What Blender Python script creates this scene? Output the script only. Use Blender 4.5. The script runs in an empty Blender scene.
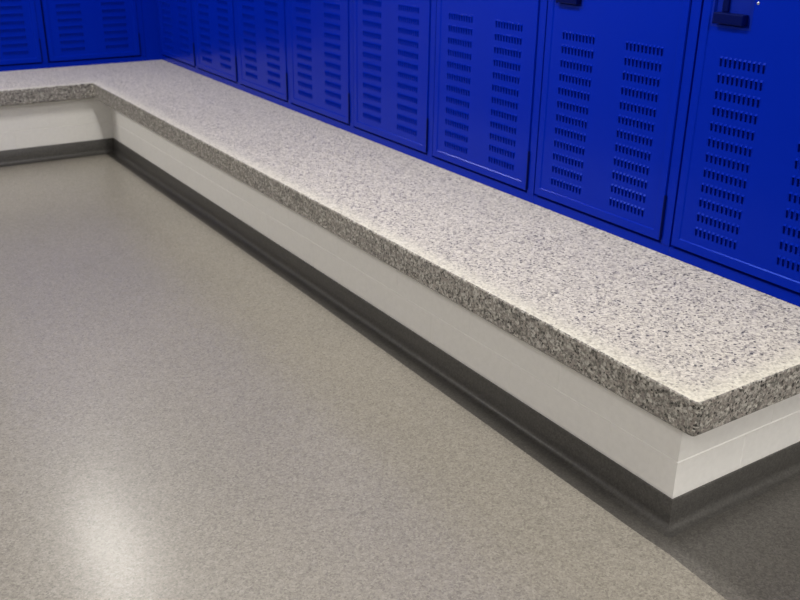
import bpy, bmesh, math
from mathutils import Vector, Matrix

scene = bpy.context.scene
C = scene.collection
PI = math.pi

# ---------------------------------------------------------------- dimensions
H = 0.457        # top of the bench
T = 0.089        # slab thickness
W = 0.667        # seat depth in front of the lockers
L = 4.557        # y of the inner front corner
O = 0.125        # overhang of the slab
BH = 0.087       # height of the cove base
PITCH = 0.646    # locker width
P0 = 0.690       # a locker seam on the right-hand row
D = 0.40         # locker depth
LH = 1.83        # locker height
XL = -3.6        # left end of the room
YF = -3.4        # wall behind the camera
CEIL = 2.75
XR = W + D + 0.02
YB = L + W + D + 0.02

# ---------------------------------------------------------------- materials
def new_mat(name):
    m = bpy.data.materials.new(name)
    m.use_nodes = True
    nt = m.node_tree
    return m, nt, nt.nodes['Principled BSDF']

def N(nt, typ, **kw):
    n = nt.nodes.new(typ)
    for k, v in kw.items():
        if k in n.inputs:
            n.inputs[k].default_value = v
        else:
            setattr(n, k, v)
    return n

def ramp(nt, stops, interp='LINEAR'):
    r = nt.nodes.new('ShaderNodeValToRGB')
    cr = r.color_ramp
    cr.interpolation = interp
    while len(cr.elements) < len(stops):
        cr.elements.new(0.5)
    for e, (p, c) in zip(cr.elements, stops):
        e.position = p
        e.color = (c[0], c[1], c[2], 1)
    return r

def mix(nt, a, b, fac, mode='MIX'):
    n = nt.nodes.new('ShaderNodeMix')
    n.data_type = 'RGBA'
    n.blend_type = mode
    for key, v in ((0, fac), (6, a), (7, b)):
        if hasattr(v, 'is_output'):
            nt.links.new(v, n.inputs[key])
        elif key == 0:
            n.inputs[0].default_value = v
        else:
            n.inputs[key].default_value = (v[0], v[1], v[2], 1)
    return n.outputs[2]

def coords(nt):
    return nt.nodes.new('ShaderNodeTexCoord').outputs['Object']

def cells(nt, co, scale, stops, jitter=1.0):
    """random-coloured chips"""
    v = N(nt, 'ShaderNodeTexVoronoi', Scale=scale, Randomness=jitter)
    nt.links.new(co, v.inputs['Vector'])
    s = nt.nodes.new('ShaderNodeSeparateColor')
    nt.links.new(v.outputs['Color'], s.inputs[0])
    r = ramp(nt, stops, 'CONSTANT')
    nt.links.new(s.outputs[0], r.inputs[0])
    return r.outputs[0], v

def bump(nt, bsdf, height, strength, dist):
    b = nt.nodes.new('ShaderNodeBump')
    b.inputs['Strength'].default_value = strength
    b.inputs['Distance'].default_value = dist
    nt.links.new(height, b.inputs['Height'])
    nt.links.new(b.outputs[0], bsdf.inputs['Normal'])

def mat_terrazzo(name, stops, stops2, fac, rough, tint, sc=(135, 210), chips=.068, dark=((.055, .055, .07), (.17, .165, .16))):
    m, nt, p = new_mat(name)
    co = coords(nt)
    a, va = cells(nt, co, sc[0], stops)
    b, vb = cells(nt, co, sc[1], stops2)
    c = mix(nt, a, b, fac)
    # sparse crisp dark chips laid over the fine aggregate
    for k, (csc, amt) in enumerate(((sc[0] * .8, chips), (sc[0] * 1.3, chips * 1.1))):
        v = N(nt, 'ShaderNodeTexVoronoi', Scale=csc)
        mp = N(nt, 'ShaderNodeMapping'); mp.inputs['Location'].default_value = (3.7 * k + 1.3, 2.1 * k, .9)
        nt.links.new(co, mp.inputs['Vector'])
        nt.links.new(mp.outputs[0], v.inputs['Vector'])
        sp = nt.nodes.new('ShaderNodeSeparateColor')
        nt.links.new(v.outputs['Color'], sp.inputs[0])
        on = N(nt, 'ShaderNodeMath', operation='LESS_THAN'); on.inputs[1].default_value = amt
        nt.links.new(sp.outputs[0], on.inputs[0])
        near = N(nt, 'ShaderNodeMath', operation='LESS_THAN'); near.inputs[1].default_value = .42
        nt.links.new(v.outputs['Distance'], near.inputs[0])
        both = N(nt, 'ShaderNodeMath', operation='MULTIPLY')
        nt.links.new(on.outputs[0], both.inputs[0]); nt.links.new(near.outputs[0], both.inputs[1])
        c = mix(nt, c, dark[k], both.outputs[0])
    n = N(nt, 'ShaderNodeTexNoise', Scale=3.0, Detail=3.0)
    nt.links.new(co, n.inputs['Vector'])
    r = ramp(nt, [(0.3, tint[0]), (0.7, tint[1])])
    nt.links.new(n.outputs[0], r.inputs[0])
    c = mix(nt, c, r.outputs[0], 1.0, 'MULTIPLY')
    nt.links.new(c, p.inputs['Base Color'])
    p.inputs['Roughness'].default_value = rough
    return m

M_top = mat_terrazzo('polished_terrazzo',
    [(0.0, (.035, .035, .045)), (.055, (.20, .19, .185)), (.16, (.44, .42, .385)), (.40, (.60, .575, .52)), (.80, (.74, .715, .65))],
    [(0.0, (.06, .06, .075)), (.07, (.30, .285, .27)), (.25, (.54, .515, .47)), (.60, (.66, .635, .58))],
    0.5, 0.38, ((.90, .885, .855), (.93, .915, .88)))
M_edge = mat_terrazzo('honed_terrazzo_edge',
    [(0.0, (.07, .067, .064)), (.10, (.15, .145, .135)), (.30, (.28, .25, .235)), (.66, (.40, .385, .36)), (.88, (.62, .60, .56))],
    [(0.0, (.04, .038, .034)), (.26, (.15, .14, .128)), (.55, (.26, .25, .225)), (.85, (.42, .40, .36))],
    0.45, 0.55, ((.95, .95, .93), (1, 1, 1)), (135, 215), .16, ((.018, .017, .016), (.05, .047, .043)))
# the nosing is paler, with fewer dark chips
def add_pale_nosing(m):
    nt = m.node_tree; p = nt.nodes['Principled BSDF']
    src = p.inputs['Base Color'].links[0].from_socket
    co = coords(nt)
    c, _ = cells(nt, co, 170, [(0.0, (.30, .28, .24)), (.05, (.48, .455, .37)), (.25, (.61, .585, .485)), (.60, (.69, .665, .56))])
    at = N(nt, 'ShaderNodeAttribute', attribute_name='edge_pale')
    mu = N(nt, 'ShaderNodeMath', operation='MULTIPLY'); mu.inputs[1].default_value = .75
    nt.links.new(at.outputs['Fac'], mu.inputs[0])
    nt.links.new(mix(nt, src, c, mu.outputs[0]), p.inputs['Base Color'])
add_pale_nosing(M_top)
M_top.node_tree.nodes['Principled BSDF'].inputs['Specular IOR Level'].default_value = .45

def mat_floor(name, stops, stops2, rough, coat, tint=((.93, .93, .94), (1.04, 1.03, 1.01))):
    m, nt, p = new_mat(name)
    co = coords(nt)
    a, va = cells(nt, co, 170, stops)
    b, vb = cells(nt, co, 300, stops2)
    c = mix(nt, a, b, 0.5)
    n = N(nt, 'ShaderNodeTexNoise', Scale=1.3, Detail=4.0)
    nt.links.new(co, n.inputs['Vector'])
    r = ramp(nt, [(0.3, tint[0]), (0.7, tint[1])])
    nt.links.new(n.outputs[0], r.inputs[0])
    c = mix(nt, c, r.outputs[0], 1.0, 'MULTIPLY')
    nt.links.new(c, p.inputs['Base Color'])
    p.inputs['Roughness'].default_value = rough
    p.inputs['Coat Weight'].default_value = coat
    p.inputs['Coat Roughness'].default_value = 0.22
    g = N(nt, 'ShaderNodeTexNoise', Scale=140.0, Detail=2.0)
    nt.links.new(co, g.inputs['Vector'])
    bump(nt, p, g.outputs[0], 0.35, 0.002)
    return m

M_floor = mat_floor('grey_epoxy_floor',
    [(0.0, (.155, .145, .13)), (.15, (.225, .212, .192)), (.5, (.275, .26, .236)), (.82, (.34, .325, .298))],
    [(0.0, (.165, .155, .14)), (.2, (.24, .227, .207)), (.6, (.30, .285, .26))], 0.42, 0.5, ((.85, .835, .795), (.94, .915, .86)))
M_dark = mat_floor('charcoal_epoxy',
    [(0.0, (.035, .033, .031)), (.3, (.058, .055, .051)), (.7, (.082, .078, .072))],
    [(0.0, (.042, .040, .037)), (.4, (.068, .064, .06)), (.8, (.09, .086, .08))], 0.42, 0.3)

M_cove = mat_floor('charcoal_cove_base',
    [(0.0, (.046, .044, .041)), (.3, (.066, .063, .059)), (.7, (.085, .081, .076))],
    [(0.0, (.05, .048, .045)), (.4, (.07, .067, .063)), (.8, (.092, .088, .083))], 0.5, 0.12)
M_enddark = mat_floor('end_charcoal_epoxy',
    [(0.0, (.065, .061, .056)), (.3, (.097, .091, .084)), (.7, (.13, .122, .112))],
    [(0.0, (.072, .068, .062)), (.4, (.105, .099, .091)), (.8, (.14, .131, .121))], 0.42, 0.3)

# the strip along the front of the bench is darker than the floor past the bench end
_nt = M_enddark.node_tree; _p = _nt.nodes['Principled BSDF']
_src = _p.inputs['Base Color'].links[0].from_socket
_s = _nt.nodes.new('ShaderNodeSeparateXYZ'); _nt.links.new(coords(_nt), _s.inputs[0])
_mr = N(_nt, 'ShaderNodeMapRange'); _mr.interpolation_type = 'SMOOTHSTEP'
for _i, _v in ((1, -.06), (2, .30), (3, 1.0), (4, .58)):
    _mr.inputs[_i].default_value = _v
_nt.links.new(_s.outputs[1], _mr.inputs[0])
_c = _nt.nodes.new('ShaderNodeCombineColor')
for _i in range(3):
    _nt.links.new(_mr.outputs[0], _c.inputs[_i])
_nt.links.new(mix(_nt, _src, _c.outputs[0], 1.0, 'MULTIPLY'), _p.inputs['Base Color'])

def mat_paint(name, col, rough, scale=60, strength=0.08):
    m, nt, p = new_mat(name)
    co = coords(nt)
    n = N(nt, 'ShaderNodeTexNoise', Scale=scale, Detail=4.0)
    nt.links.new(co, n.inputs['Vector'])
    r = ramp(nt, [(0.3, tuple(v * .97 for v in col)), (0.7, tuple(min(1, v * 1.02) for v in col))])
    nt.links.new(n.outputs[0], r.inputs[0])
    nt.links.new(r.outputs[0], p.inputs['Base Color'])
    p.inputs['Roughness'].default_value = rough
    bump(nt, p, n.outputs[0], strength, 0.003)
    return m

M_wall = mat_paint('white_block_paint', (.88, .872, .855), 0.5)
M_room = mat_paint('room_wall_paint', (.34, .33, .32), 0.6)
M_ceil = mat_paint('ceiling_paint', (.70, .69, .66), 0.8)
M_blue = mat_paint('blue_locker_enamel', (.0003, .0132, .335), 0.24, 300, 0.02)
M_blue.node_tree.nodes['Principled BSDF'].inputs['Specular IOR Level'].default_value = .22
M_bluedk = mat_paint('dark_enamel_and_gap_shade', (.0004, .002, .055), 0.5, 300, 0.02)  # hinges and handles, and the painted shadow in the door gaps
M_inner = mat_paint('slot_shade_and_cup', (.0003, .0085, .24), 0.6, 200, 0.02)  # slot shade put into the colour; also used for the handle cup
for _m in (M_blue, M_bluedk, M_inner):
    _q = _m.node_tree.nodes['Principled BSDF']
    _q.inputs['Specular Tint'].default_value = (.08, .25, 1, 1)      # tinted clear enamel
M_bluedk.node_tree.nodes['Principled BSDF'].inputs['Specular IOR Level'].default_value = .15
M_metal, _nt, _p = new_mat('bare_steel')
_p.inputs['Base Color'].default_value = (.6, .6, .62, 1)
_p.inputs['Metallic'].default_value = 1
_p.inputs['Roughness'].default_value = .3

# ---------------------------------------------------------------- helpers
def obj(name, bm, mats, parent=None, smooth=False, kind=None):
    bmesh.ops.recalc_face_normals(bm, faces=bm.faces)
    me = bpy.data.meshes.new(name)
    bm.to_mesh(me)
    bm.free()
    for m in (mats if isinstance(mats, (list, tuple)) else [mats]):
        me.materials.append(m)
    if smooth:
        for p in me.polygons:
            p.use_smooth = True
    o = bpy.data.objects.new(name, me)
    C.objects.link(o)
    if parent:
        o.parent = parent
    if kind:
        o['kind'] = kind
    return o

def add_box(bm, x0, x1, y0, y1, z0, z1, mi=0, bev=0.0):
    m = Matrix.Translation(((x0 + x1) / 2, (y0 + y1) / 2, (z0 + z1) / 2)) @ Matrix.Diagonal((x1 - x0, y1 - y0, z1 - z0, 1))
    r = bmesh.ops.create_cube(bm, size=1.0, matrix=m)
    fs = {f for v in r['verts'] for f in v.link_faces}
    for f in fs:
        f.material_index = mi
    if bev:
        es = list({e for f in fs for e in f.edges})
        bmesh.ops.bevel(bm, geom=es, offset=bev, segments=2, affect='EDGES', profile=.6)

def offset_poly(poly, d):
    """move every side of a counter-clockwise outline inward by d"""
    n = len(poly)
    out = []
    for i in range(n):
        a, b, c = Vector(poly[i - 1]), Vector(poly[i]), Vector(poly[(i + 1) % n])
        n1 = Vector((-(b - a).y, (b - a).x)).normalized()
        n2 = Vector((-(c - b).y, (c - b).x)).normalized()
        k = n1 + n2
        out.append(b + k * (d / max(1e-6, k.dot(n1))))
    return out

def round_poly(poly, radii, seg=5):
    out = []
    n = len(poly)
    for i in range(n):
        r = radii[i]
        b = Vector(poly[i])
        if r <= 0:
            out.append(b)
            continue
        u = (Vector(poly[i - 1]) - b).normalized()
        v = (Vector(poly[(i + 1) % n]) - b).normalized()
        p0, p1 = b + u * r, b + v * r
        for k in range(seg + 1):
            t = k / seg
            out.append(p0 * (1 - t) ** 2 + b * 2 * t * (1 - t) + p1 * t * t)
    return out

def prism(bm, rings, mis=None, cap_mi=(0, 0)):
    """rings: list of (outline, z); joins them into a closed solid"""
    vs = [[bm.verts.new((p[0], p[1], z)) for p in poly] for poly, z in rings]
    n = len(vs[0])
    for k in range(len(vs) - 1):
        for i in range(n):
            f = bm.faces.new((vs[k][i], vs[k][(i + 1) % n], vs[k + 1][(i + 1) % n], vs[k + 1][i]))
            f.material_index = mis[k] if mis else 0
    f = bm.faces.new(list(reversed(vs[0])))
    f.material_index = cap_mi[0]
    f = bm.faces.new(vs[-1])
    f.material_index = cap_mi[1]

# outline of the whole L, counter-clockwise
def ell(o, back=0.012):
    return [(o, o), (XR - back, o), (XR - back, YB - back), (XL + back, YB - back), (XL + back, L + o), (o, L + o)]

# ---------------------------------------------------------------- the setting
bm = bmesh.new()
xs_path = [(0.058, L + .125), (0.0565, 3.1), (0.056, 2.03), (0.051, 1.4), (0.046, 0.8), (0.041, 0.44), (0.040, 0.14), (0.043, 0.05), (0.030, -0.14), (0.005, -0.6), (-0.05, -1.5), (-0.05, YF)]
yfar = L + 0.082
def fv(x, y): return bm.verts.new((x, y, 0))
def quad(pts, mi):
    f = bm.faces.new([fv(*p) for p in pts])
    f.material_index = mi
for (xa, ya), (xb, yb) in zip(xs_path, xs_path[1:]):
    ya2 = min(ya, yfar)
    quad([(XL, ya2), (XL, yb), (xb, yb), (xa, ya2)], 0)
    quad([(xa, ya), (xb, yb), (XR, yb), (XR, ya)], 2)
quad([(XL, YB), (XL, yfar), (.058, yfar), (.058, YB)], 1)
quad([(.058, YB), (.058, L + .125), (XR, L + .125), (XR, YB)], 1)
# slab under the coating
f_add = bmesh.ops.remove_doubles(bm, verts=bm.verts, dist=1e-5)
for f in bm.faces:
    f.normal_update()
    if f.normal.z < 0:
        f.normal_flip()
add_box(bm, XL - .1, XR + .1, YF - .1, YB + .1, -0.1, -0.004, 0)
me = bpy.data.meshes.new('floor')
bm.to_mesh(me); bm.free()
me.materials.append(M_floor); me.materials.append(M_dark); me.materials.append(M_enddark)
fl = bpy.data.objects.new('floor', me); C.objects.link(fl); fl['kind'] = 'structure'

def wall(name, box, m):
    b = bmesh.new(); add_box(b, *box)
    return obj(name, b, m, kind='structure')
wall('wall_right', (XR, XR + .1, YF, YB, 0, CEIL), M_room)
wall('wall_back', (XL, XR, YB, YB + .1, 0, CEIL), M_room)
wall('wall_left', (XL - .1, XL, YF, YB, 0, CEIL), M_room)
wall('wall_front', (XL, XR, YF - .1, YF, 0, CEIL), M_room)
wall('ceiling', (XL, XR, YF, YB, CEIL, CEIL + .1), M_ceil)

# cove base: one profile (distance from the wall face, height) run along each side
PROF = [(0.0, BH), (0.004, BH), (0.0065, BH - .004), (0.0065, 0.024)]
for k in range(1, 8):
    a = k / 7 * PI / 2
    PROF.append((0.0065 + 0.020 * (1 - math.cos(a)), 0.024 - 0.0225 * math.sin(a)))
PROF += [(0.034, 0.0005), (0.0, 0.0003)]
def cove(name, a, b, nrm, ma, mb):
    """a,b wall-line ends; nrm outward; ma/mb: +1 mitre outward (outside corner), -1 inward, 0 straight"""
    bm = bmesh.new()
    a, b, nrm = Vector(a), Vector(b), Vector(nrm)
    t = (b - a).normalized()
    r0, r1 = [], []
    for d, z in PROF:
        p = a + nrm * d - t * d * ma
        q = b + nrm * d + t * d * mb
        r0.append(bm.verts.new((p.x, p.y, z))); r1.append(bm.verts.new((q.x, q.y, z)))
    n = len(PROF)
    for i in range(n):
        bm.faces.new((r0[i], r0[(i + 1) % n], r1[(i + 1) % n], r1[i]))
    bm.faces.new(r0); bm.faces.new(list(reversed(r1)))
    o = obj(name, bm, M_cove, kind='structure')
    for p in o.data.polygons:
        p.use_smooth = len(p.vertices) == 4
    o.data.set_sharp_from_angle(angle=math.radians(40))
    return o
G = 0.0015
cove('baseboard_right', (O - G, O - G), (O - G, L + O - G), (-1, 0), 1, -1)
cove('baseboard_front', (O - G, O - G), (XR - .002, O - G), (0, -1), 1, 0)
cove('baseboard_back', (XL + .002, L + O - G), (O - G, L + O - G), (0, -1), 0, -1)

# ---------------------------------------------------------------- the bench
def empty(name, label, cat, loc=(0, 0, 0), rz=0.0, group=None):
    o = bpy.data.objects.new(name, None)
    o.empty_display_size = .1
    C.objects.link(o)
    o.location = loc
    o.rotation_euler = (0, 0, rz)
    o['label'] = label
    o['category'] = cat
    if group:
        o['group'] = group
    return o

bench = empty('bench', 'long L-shaped bench with thick speckled grey terrazzo top on a white block base', 'bench')

bm = bmesh.new()
base_poly = ell(0.0)
def out(ins):
    return round_poly(offset_poly(base_poly, ins), [max(.016 - ins, .001), 0, 0, 0, 0, .012 + ins], 4)
rb = 0.006
rings, mis = [(out(.004), H - T + .0005), (out(0), H - T + .005), (out(0), H - rb)], [0, 0]
for k in range(1, 5):
    a = k / 4 * PI / 2
    rings.append((out(rb * (1 - math.cos(a))), H - rb + rb * math.sin(a)))
    mis.append(0 if k <= 2 else 1)
for ins in (.014, .024, .04, .056, .08):
    rings.append((out(ins), H)); mis.append(1)
mis.insert(2, 0)
prism(bm, rings, mis, (0, 1))
slab = obj('seat_slab', bm, [M_edge, M_top], bench)
# how close to the front edge each point of the seat is
at = slab.data.attributes.new('edge_pale', 'FLOAT', 'POINT')
for v, d in zip(slab.data.vertices, at.data):
    x, y = v.co.x, v.co.y
    ds = min(max(y - L, x) if y > L else x, y)
    d.value = max(0.0, min(1.0, 1 - (ds - .022) / .05))

# block base: a core (mortar) and two courses whose outlines are notched at the joints
def notched(shift, o, wj=.003, dj=.0010):
    bl = 0.42
    pts = [(o, o)]
    x = o + .26 + shift * .5
    while x < XR - .08:
        pts += [(x - wj, o), (x - wj / 2, o + dj), (x + wj / 2, o + dj), (x + wj, o)]
        x += bl
    pts += [(XR - .013, o), (XR - .013, YB - .013), (XL + .013, YB - .013), (XL + .013, L + o)]
    x = XL + .2 + shift
    while x < o - .06:
        pts += [(x - wj, L + o), (x - wj / 2, L + o + dj), (x + wj / 2, L + o + dj), (x + wj, L + o)]
        x += bl
    pts.append((o, L + o))
    y = L + o - (.28 - shift)
    y = .355 + shift + bl * int((L + o - .355 - shift - .06) / bl)
    while y > o + .1:
        pts += [(o, y + wj), (o + dj, y + wj / 2), (o + dj, y - wj / 2), (o, y - wj)]
        y -= bl
    return pts
bm = bmesh.new()
zj = 0.194
c1, c2 = notched(0, O), notched(.21, O)
prism(bm, [(c1, 0.001), (c1, zj - .003), (offset_poly(c1, .0022), zj - .001)])
prism(bm, [(offset_poly(c2, .0022), zj + .001), (c2, zj + .003), (c2, H - T)])
core = ell(O + .0024, .02)
prism(bm, [(core, .001), (core, H - T)])
obj('support_wall', bm, M_wall, bench)

# ---------------------------------------------------------------- lockers
# local frame: x to the right along the front, y into the locker, z up; origin at the front left foot
DX0, DX1 = 0.0105, 0.6065           # door edges
DZ0, DZ1 = 0.042, LH - 0.035
COLS = [(0.088, 0.245), (0.376, 0.533)]
ROWS = [0.108 + 0.0456 * r for r in range(12)]
TOPROWS = [LH - 0.145 - 0.0456 * r for r in range(6)][::-1]
SH, NS = 0.0225, 10                  # slot height and slots per row
HX0, HX1, HZ0, HZ1 = 0.046, 0.172, 0.708, 0.905    # hole for the handle cup

def door_mesh():
    bm = bmesh.new()
    bd, st = 0.026, 0.003
    xs = {DX0, DX0 + bd, DX0 + bd + st, DX1 - bd - st, DX1 - bd, DX1, HX0, HX1}
    slots = []
    for c0, c1 in COLS:
        pw = (c1 - c0) / NS
        for k in range(NS):
            a = c0 + pw * k + pw * .27
            b = c0 + pw * (k + 1) - pw * .27
            slots.append((a, b))
            xs |= {a - .0018, a, b, b + .0018}
    zs = {DZ0, DZ0 + bd, DZ0 + bd + st, DZ1 - bd - st, DZ1 - bd, DZ1, HZ0, HZ1}
    rows = ROWS + TOPROWS
    rr = [(z - SH / 2, z + SH / 2) for z in rows]
    for a, b in rr:
        zs |= {a - .004, a, b, b + .006}
    xs = sorted({round(v, 6) for v in xs}); zs = sorted({round(v, 6) for v in zs})
    def inslot(v): return any(a - 1e-5 <= v <= b + 1e-5 for a, b in slots)
    def depth(x, z):
        e = min(x - DX0, DX1 - x, z - DZ0, DZ1 - z)
        if e <= bd + 1e-5:
            return -0.003
        if inslot(x):
            for a, b in rr:
                if abs(z - b) < 1e-5:
                    return -0.0030            # stamped hood over each slot
        return 0.0
    V = {}
    for i, x in enumerate(xs):
        for j, z in enumerate(zs):
            V[i, j] = bm.verts.new((x, depth(x, z), z))
    for i in range(len(xs) - 1):
        xm = (xs[i] + xs[i + 1]) / 2
        sl = any(a < xm < b for a, b in slots)
        for j in range(len(zs) - 1):
            zm = (zs[j] + zs[j + 1]) / 2
            if sl and any(a < zm < b for a, b in rr):
                continue
            if HX0 < xm < HX1 and HZ0 < zm < HZ1:
                continue
            bm.faces.new((V[i, j], V[i + 1, j], V[i + 1, j + 1], V[i, j + 1]))
    loose = [v for v in bm.verts if not v.link_faces]
    bmesh.ops.delete(bm, geom=loose, context='VERTS')
    be = [e for e in bm.edges if len(e.link_faces) == 1]
    r = bmesh.ops.extrude_edge_only(bm, edges=be)
    for g in r['geom']:
        if isinstance(g, bmesh.types.BMVert):
            edge = abs(g.co.x - DX0) < 1e-4 or abs(g.co.x - DX1) < 1e-4 or abs(g.co.z - DZ0) < 1e-4 or abs(g.co.z - DZ1) < 1e-4
            g.co.y = 0.016 if edge else 0.004
    return bm

def make_locker(label, loc, rz, group):
    t = empty('locker', label, 'locker', loc, rz, group)
    # cabinet with its face frame
    bm = bmesh.new()
    w = PITCH - .0006
    add_box(bm, 0.0, .0018, .018, D, 0, LH)                    # left side
    add_box(bm, w - .0018, w, .018, D, 0, LH)                  # right side
    add_box(bm, .0018, w - .0018, D - .002, D, 0, LH)          # back
    add_box(bm, .0018, w - .0018, .018, D - .002, LH - .002, LH)
    add_box(bm, .0018, w - .0018, .018, D - .002, 0, .002)
    add_box(bm, 0.0, w, .004, .018, 0, DZ0 - .010, bev=.0012)       # sill
    add_box(bm, 0.0, w, .004, .018, DZ1 + .005, LH, bev=.0012)      # head
    add_box(bm, .6105, w, .002, .018, DZ0 - .010, DZ1 + .005, bev=.0012)   # right post
    add_box(bm, 0.0, DX0 + .02, .0165, .018, DZ0 - .010, DZ1 + .005, 1)   # rebate behind the left edge, coloured dark as the gap's shadow
    add_box(bm, 0.0, w, .0165, .018, DZ0 - .012, DZ0 + .02, 1)  # lower rebate, shadow under the door put into its colour
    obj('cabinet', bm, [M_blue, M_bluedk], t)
    # added sheet behind the slots, its darker blue standing for their shade
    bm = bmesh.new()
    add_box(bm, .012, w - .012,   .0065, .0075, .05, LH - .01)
    obj('slot_shade_sheet', bm, M_inner, t)
    d = obj('door', door_mesh(), M_blue, t)
    # handle cup: five-sided pocket with a flange, and a lift lever in it
    bm = bmesh.new()
    x0, x1, z0, z1, dp = HX0 + .001, HX1 - .001, HZ0 + .001, HZ1 - .001, .028
    fr = [bm.verts.new(p) for p in ((x0, -.001, z0), (x1, -.001, z0), (x1, -.001, z1), (x0, -.001, z1))]
    bk = [bm.verts.new(p) for p in ((x0 + .008, dp, z0 + .004), (x1 - .008, dp, z0 + .004), (x1 - .008, dp * .55, z1 - .012), (x0 + .008, dp * .55, z1 - .012))]
    ou = [bm.verts.new(p) for p in ((x0 - .006, -.0005, z0 - .006), (x1 + .006, -.0005, z0 - .006), (x1 + .006, -.0005, z1 + .006), (x0 - .006, -.0005, z1 + .006))]
    for i in range(4):
        j = (i + 1) % 4
        bm.faces.new((fr[i], fr[j], bk[j], bk[i]))
        bm.faces.new((ou[i], ou[j], fr[j], fr[i]))
    bm.faces.new(bk)
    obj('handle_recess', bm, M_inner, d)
    bm = bmesh.new()
    add_box(bm, x0 + .026, x0 + .046, .000, .010, z0 + .035, z1 - .03, bev=.002)
    add_box(bm, x0 + .012, x1 - .012, -.016, .008, z0 + .004, z0 + .034, bev=.004)
    obj('lift_handle', bm, M_bluedk, d)
    # hinge knuckles on the right edge, each its own piece
    for z in (DZ0 + .006, 1.62):
        bm = bmesh.new()
        bmesh.ops.create_cone(bm, cap_ends=True, segments=12, radius1=.0045, radius2=.0045, depth=.14, matrix=Matrix.Translation((.6095, -.001, z + .07)))
        obj('hinge', bm, M_bluedk, d)
    bm = bmesh.new()
    bmesh.ops.create_uvsphere(bm, u_segments=12, v_segments=8, radius=.0045, matrix=Matrix.Translation((.187, .0, .776)) @ Matrix.Diagonal((1, .5, 1, 1)))
    obj('rivet', bm, M_metal, d, smooth=True)
    return t

def dup(o, parent=None):
    c = o.copy()
    C.objects.link(c)
    if parent:
        c.parent = parent
    for ch in o.children:
        dup(ch, c)
    return c

GR = 'lockers in the row along the long arm of the bench'
GB = 'lockers in the row on the short arm of the bench'
LAB = ['blue locker cut off by the right edge of the photo, nearest the free bench end',
       'large blue louvred locker second from the free bench end, left of the cropped one',
       'blue louvred locker third from the free bench end, with whole louvre columns in view',
       'blue louvred locker fourth from the free end of the bench',
       'blue louvred locker fifth from the free end of the bench',
       'blue louvred locker sixth from the free end of the bench',
       'blue louvred locker second from the inner corner on the long bench arm',
       'dim blue locker at the inner corner on the long bench arm']
proto = None
for k, lab in enumerate(LAB):
    i = k - 1
    loc = (W, P0 + (i + 1) * PITCH, H)
    if proto is None:
        proto = make_locker(lab, loc, -PI / 2, GR)
        t = proto
    else:
        t = dup(proto)
        t.location = loc
        t['label'] = lab
for lab, x in (('dim blue locker on the short bench arm beside the inner corner', -.085),
               ('dim blue locker on the short bench arm cut off by the left photo edge', -.085 - PITCH)):
    t = dup(proto)
    t.location = (x, L + W, H)
    t.rotation_euler = (0, 0, 0)
    t['label'] = lab
    t['group'] = GB

# filler strips that close the locker rows at the corner
bm = bmesh.new()
xa, ya, yb = -.085 + PITCH + .001, L + W + .004, P0 + 7 * PITCH + .001
ang = [(xa, ya), (W + .004, ya), (W + .004, yb), (W + .016, yb), (W + .016, ya + .014), (xa, ya + .014)]
prism(bm, [(ang, H), (ang, H + LH)])
o = obj('filler_panel', bm, M_blue)
o['label'] = 'narrow blue filler panel closing the inner corner between the two locker rows'
o['category'] = 'panel'

# ---------------------------------------------------------------- light
def area(name, loc, sx, sy, power, col=(1, .962, .90)):
    l = bpy.data.lights.new(name, 'AREA')
    l.shape = 'RECTANGLE'
    l.size, l.size_y = sx, sy
    l.energy = power
    l.color = col
    o = bpy.data.objects.new(name, l)
    C.objects.link(o)
    o.location = loc
    return o
for y, p in ((-1.5, 44), (1.5, 60), (4.3, 31)):
    area('ceiling_or_fill_lamp', (-.3 if y != 1.5 else -.5, y, CEIL - .03), .25, 1.2, p)
for y, p in ((-1.5, 48), (4.3, 64)):
    area('ceiling_or_fill_lamp', (-3.0, y, CEIL - .03), .6, 1.2, p)

area('ceiling_or_fill_lamp', (.35, -2.9, CEIL - .03), 1.2, .6, 62)  # unseen fill lamp, added to brighten the bench's end face

w = bpy.data.worlds.new('world')
scene.world = w
w.use_nodes = True
w.node_tree.nodes['Background'].inputs[0].default_value = (.9, .92, 1, 1)
w.node_tree.nodes['Background'].inputs[1].default_value = .2

# ---------------------------------------------------------------- camera
cam = bpy.data.cameras.new('camera')
co = bpy.data.objects.new('camera', cam)
C.objects.link(co)
yaw, pit, rol, fpx = 0.5845, 0.4019, 0.0148, 929.703
fw = Vector((math.sin(yaw) * math.cos(pit), math.cos(yaw) * math.cos(pit), -math.sin(pit)))
rt = Vector((math.cos(yaw), -math.sin(yaw), 0))
up = rt.cross(fw)
r2 = rt * math.cos(rol) + up * math.sin(rol)
u2 = -rt * math.sin(rol) + up * math.cos(rol)
m = Matrix((r2, u2, -fw)).transposed().to_4x4()
m.translation = Vector((-1.5447, -1.1363, 1.4606))
co.matrix_world = m
cam.sensor_width = 36
cam.lens = fpx / 800 * 36
cam.dof.use_dof = True
cam.dof.focus_distance = 2.2
cam.dof.aperture_fstop = 6.3
cam.clip_start = .05
scene.camera = co

scene.view_settings.view_transform = 'Standard'
scene.view_settings.look = 'None'
scene.view_settings.exposure = 0.0
